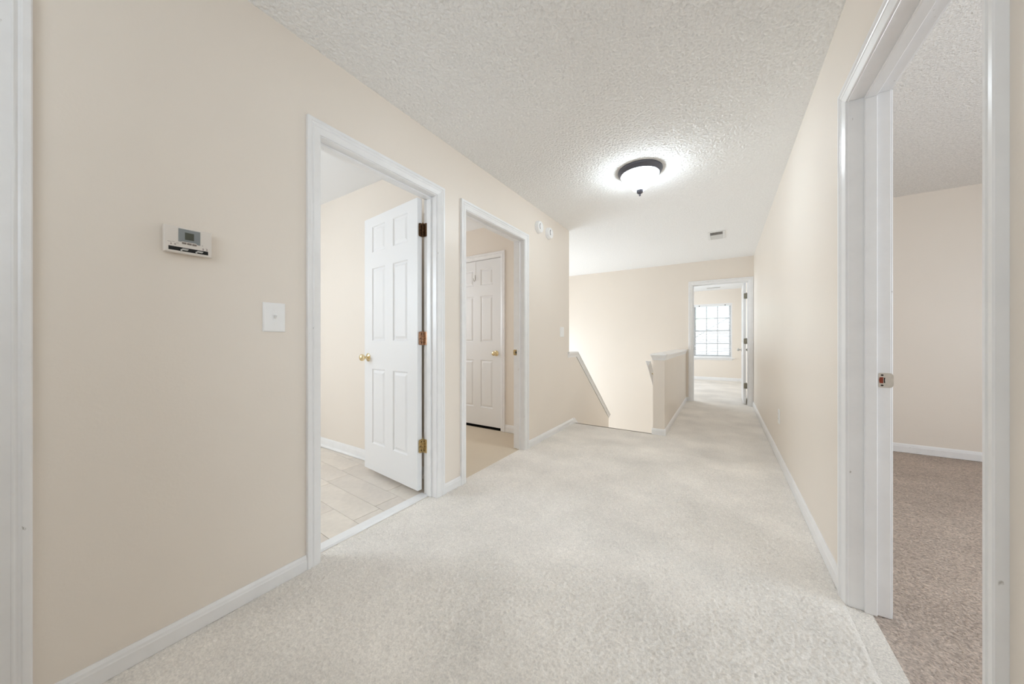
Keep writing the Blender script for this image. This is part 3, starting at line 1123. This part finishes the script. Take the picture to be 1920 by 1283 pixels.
# ceiling register of the landing
vt = empty('ceiling_vent', (-.068, 5.065, H))
tag(vt, 'white ceiling air register with dark louvres above the far end of the landing', 'vent')
bm = bmesh.new()
hx, hy = .094, .185
for x0, x1, y0, y1 in ((-hx, -hx + .026, -hy, hy), (hx - .026, hx, -hy, hy), (-hx + .026, hx - .026, -hy, -hy + .022), (-hx + .026, hx - .026, hy - .030, hy)):
    add_box(bm, x0, x1, y0, y1, -.010, 0, bev=.002)
obj('frame', bm, M['vent'], vt)
obj('duct_opening', add_box(bmesh.new(), -hx + .02, hx - .02, -hy + .02, hy - .02, -.0015, -.0003), M['duct'], vt)
bm = bmesh.new()
add_box(bm, -hx + .027, hx - .027, -.010, .010, -.0008, .0008)
sl = None
for k in range(13):
    y = -hy + .034 + k * .0235
    if sl is None:
        sl = obj('louvre', bm, M['vent'], vt)
        o = sl
    else:
        o = sl.copy()
        C.objects.link(o)
        o.parent = vt
    o.location = (0, y, -.0095)
    o.rotation_euler = (math.radians(16 if k < 6 else -50), 0, 0)

# ceiling register of the far bedroom
vt2 = empty('ceiling_vent', (-.20, 10.0, H))
tag(vt2, 'small grey ceiling register in the far bedroom above the window', 'vent')
bm = bmesh.new()
for x0, x1, y0, y1 in ((-.16, -.14, -.08, .08), (.14, .16, -.08, .08), (-.14, .14, -.08, -.06), (-.14, .14, .06, .08)):
    add_box(bm, x0, x1, y0, y1, -.008, 0)
obj('frame', bm, M['vent'], vt2)
for k in range(6):
    o = obj('louvre', add_box(bmesh.new(), -.14, .14, -.008, .008, -.0008, .0008), M['vent'], vt2)
    o.location = (0, -.05 + k * .02, -.006)
    o.rotation_euler = (math.radians(45), 0, 0)
obj('duct_opening', add_box(bmesh.new(), -.14, .14, -.06, .06, -.0015, -.0003), M['duct'], vt2)

# outlet on the right wall
ot = empty('wall_outlet', (XR, 3.72, .392))
tag(ot, 'white duplex outlet low on the wall opposite the half wall', 'outlet')
bm = bmesh.new()
add_box(bm, -.006, 0, -.038, .038, -.062, .062, bev=.002)
obj('cover_plate', bm, M['plate'], ot)
for z in (-.021, .021):
    bm = bmesh.new()
    add_prism(bm, [(-.017, z - .010), (-.011, z - .015), (.011, z - .015), (.017, z - .010), (.017, z + .010), (.011, z + .015), (-.011, z + .015), (-.017, z + .010)], -.005, -.0085, px)
    s = obj('receptacle', bm, M['plate'], ot)
    bm = bmesh.new()
    for y in (-.006, .006):
        add_box(bm, -.0088, -.008, y - .001, y + .001, z - .002, z + .007)
    obj('contact_slots', bm, M['black'], s)
bm = bmesh.new()
add_lathe(bm, [(.003, .0055), (.003, .0068), (0, .0072)], Matrix.Rotation(-PI / 2, 4, 'Y'), 12)
obj('screw', bm, M['plate'], ot, True)

# handrail on the stair side of the half wall
hr = empty('handrail', (-.668, 4.15, .82))
tag(hr, 'white moulded stair handrail fixed to the half wall, sloping down the stairwell', 'handrail')
hin2 = Matrix.Translation(-hr.location)
bm = bmesh.new()
sec = [(-.038, 0), (.012, 0), (.012, -.016), (.006, -.022), (-.002, -.050), (-.022, -.050), (-.030, -.022), (-.038, -.016)]
sweep(bm, sec, [(4.15, .822), (4.19, .822), (5.55, .822 - 1.36 * .743)], -.731)
o = obj('rail', bm, M['trim'], hr)
o.matrix_parent_inverse = hin2
for y in (4.35, 4.95, 5.45):
    z = .822 - (y - 4.19) * .743 - .05
    bm = bmesh.new()
    q = Matrix.Rotation(PI / 2, 4, 'Y')
    add_lathe(bm, [(.028, 0), (.028, .004), (.012, .008)], Matrix.Translation((-.668, y, z - .03)) @ Matrix.Rotation(-PI / 2, 4, 'Y'), 16)
    d = Vector((-.735, y, z + .008)) - Vector((-.668, y, z - .03))
    add_lathe(bm, [(.007, 0), (.007, d.length)], Matrix.Translation((-.668, y, z - .03)) @ d.to_track_quat('Z', 'Y').to_matrix().to_4x4(), 12)
    o = obj('bracket', bm, M['aged_brass'], hr, True)
    o.matrix_parent_inverse = hin2
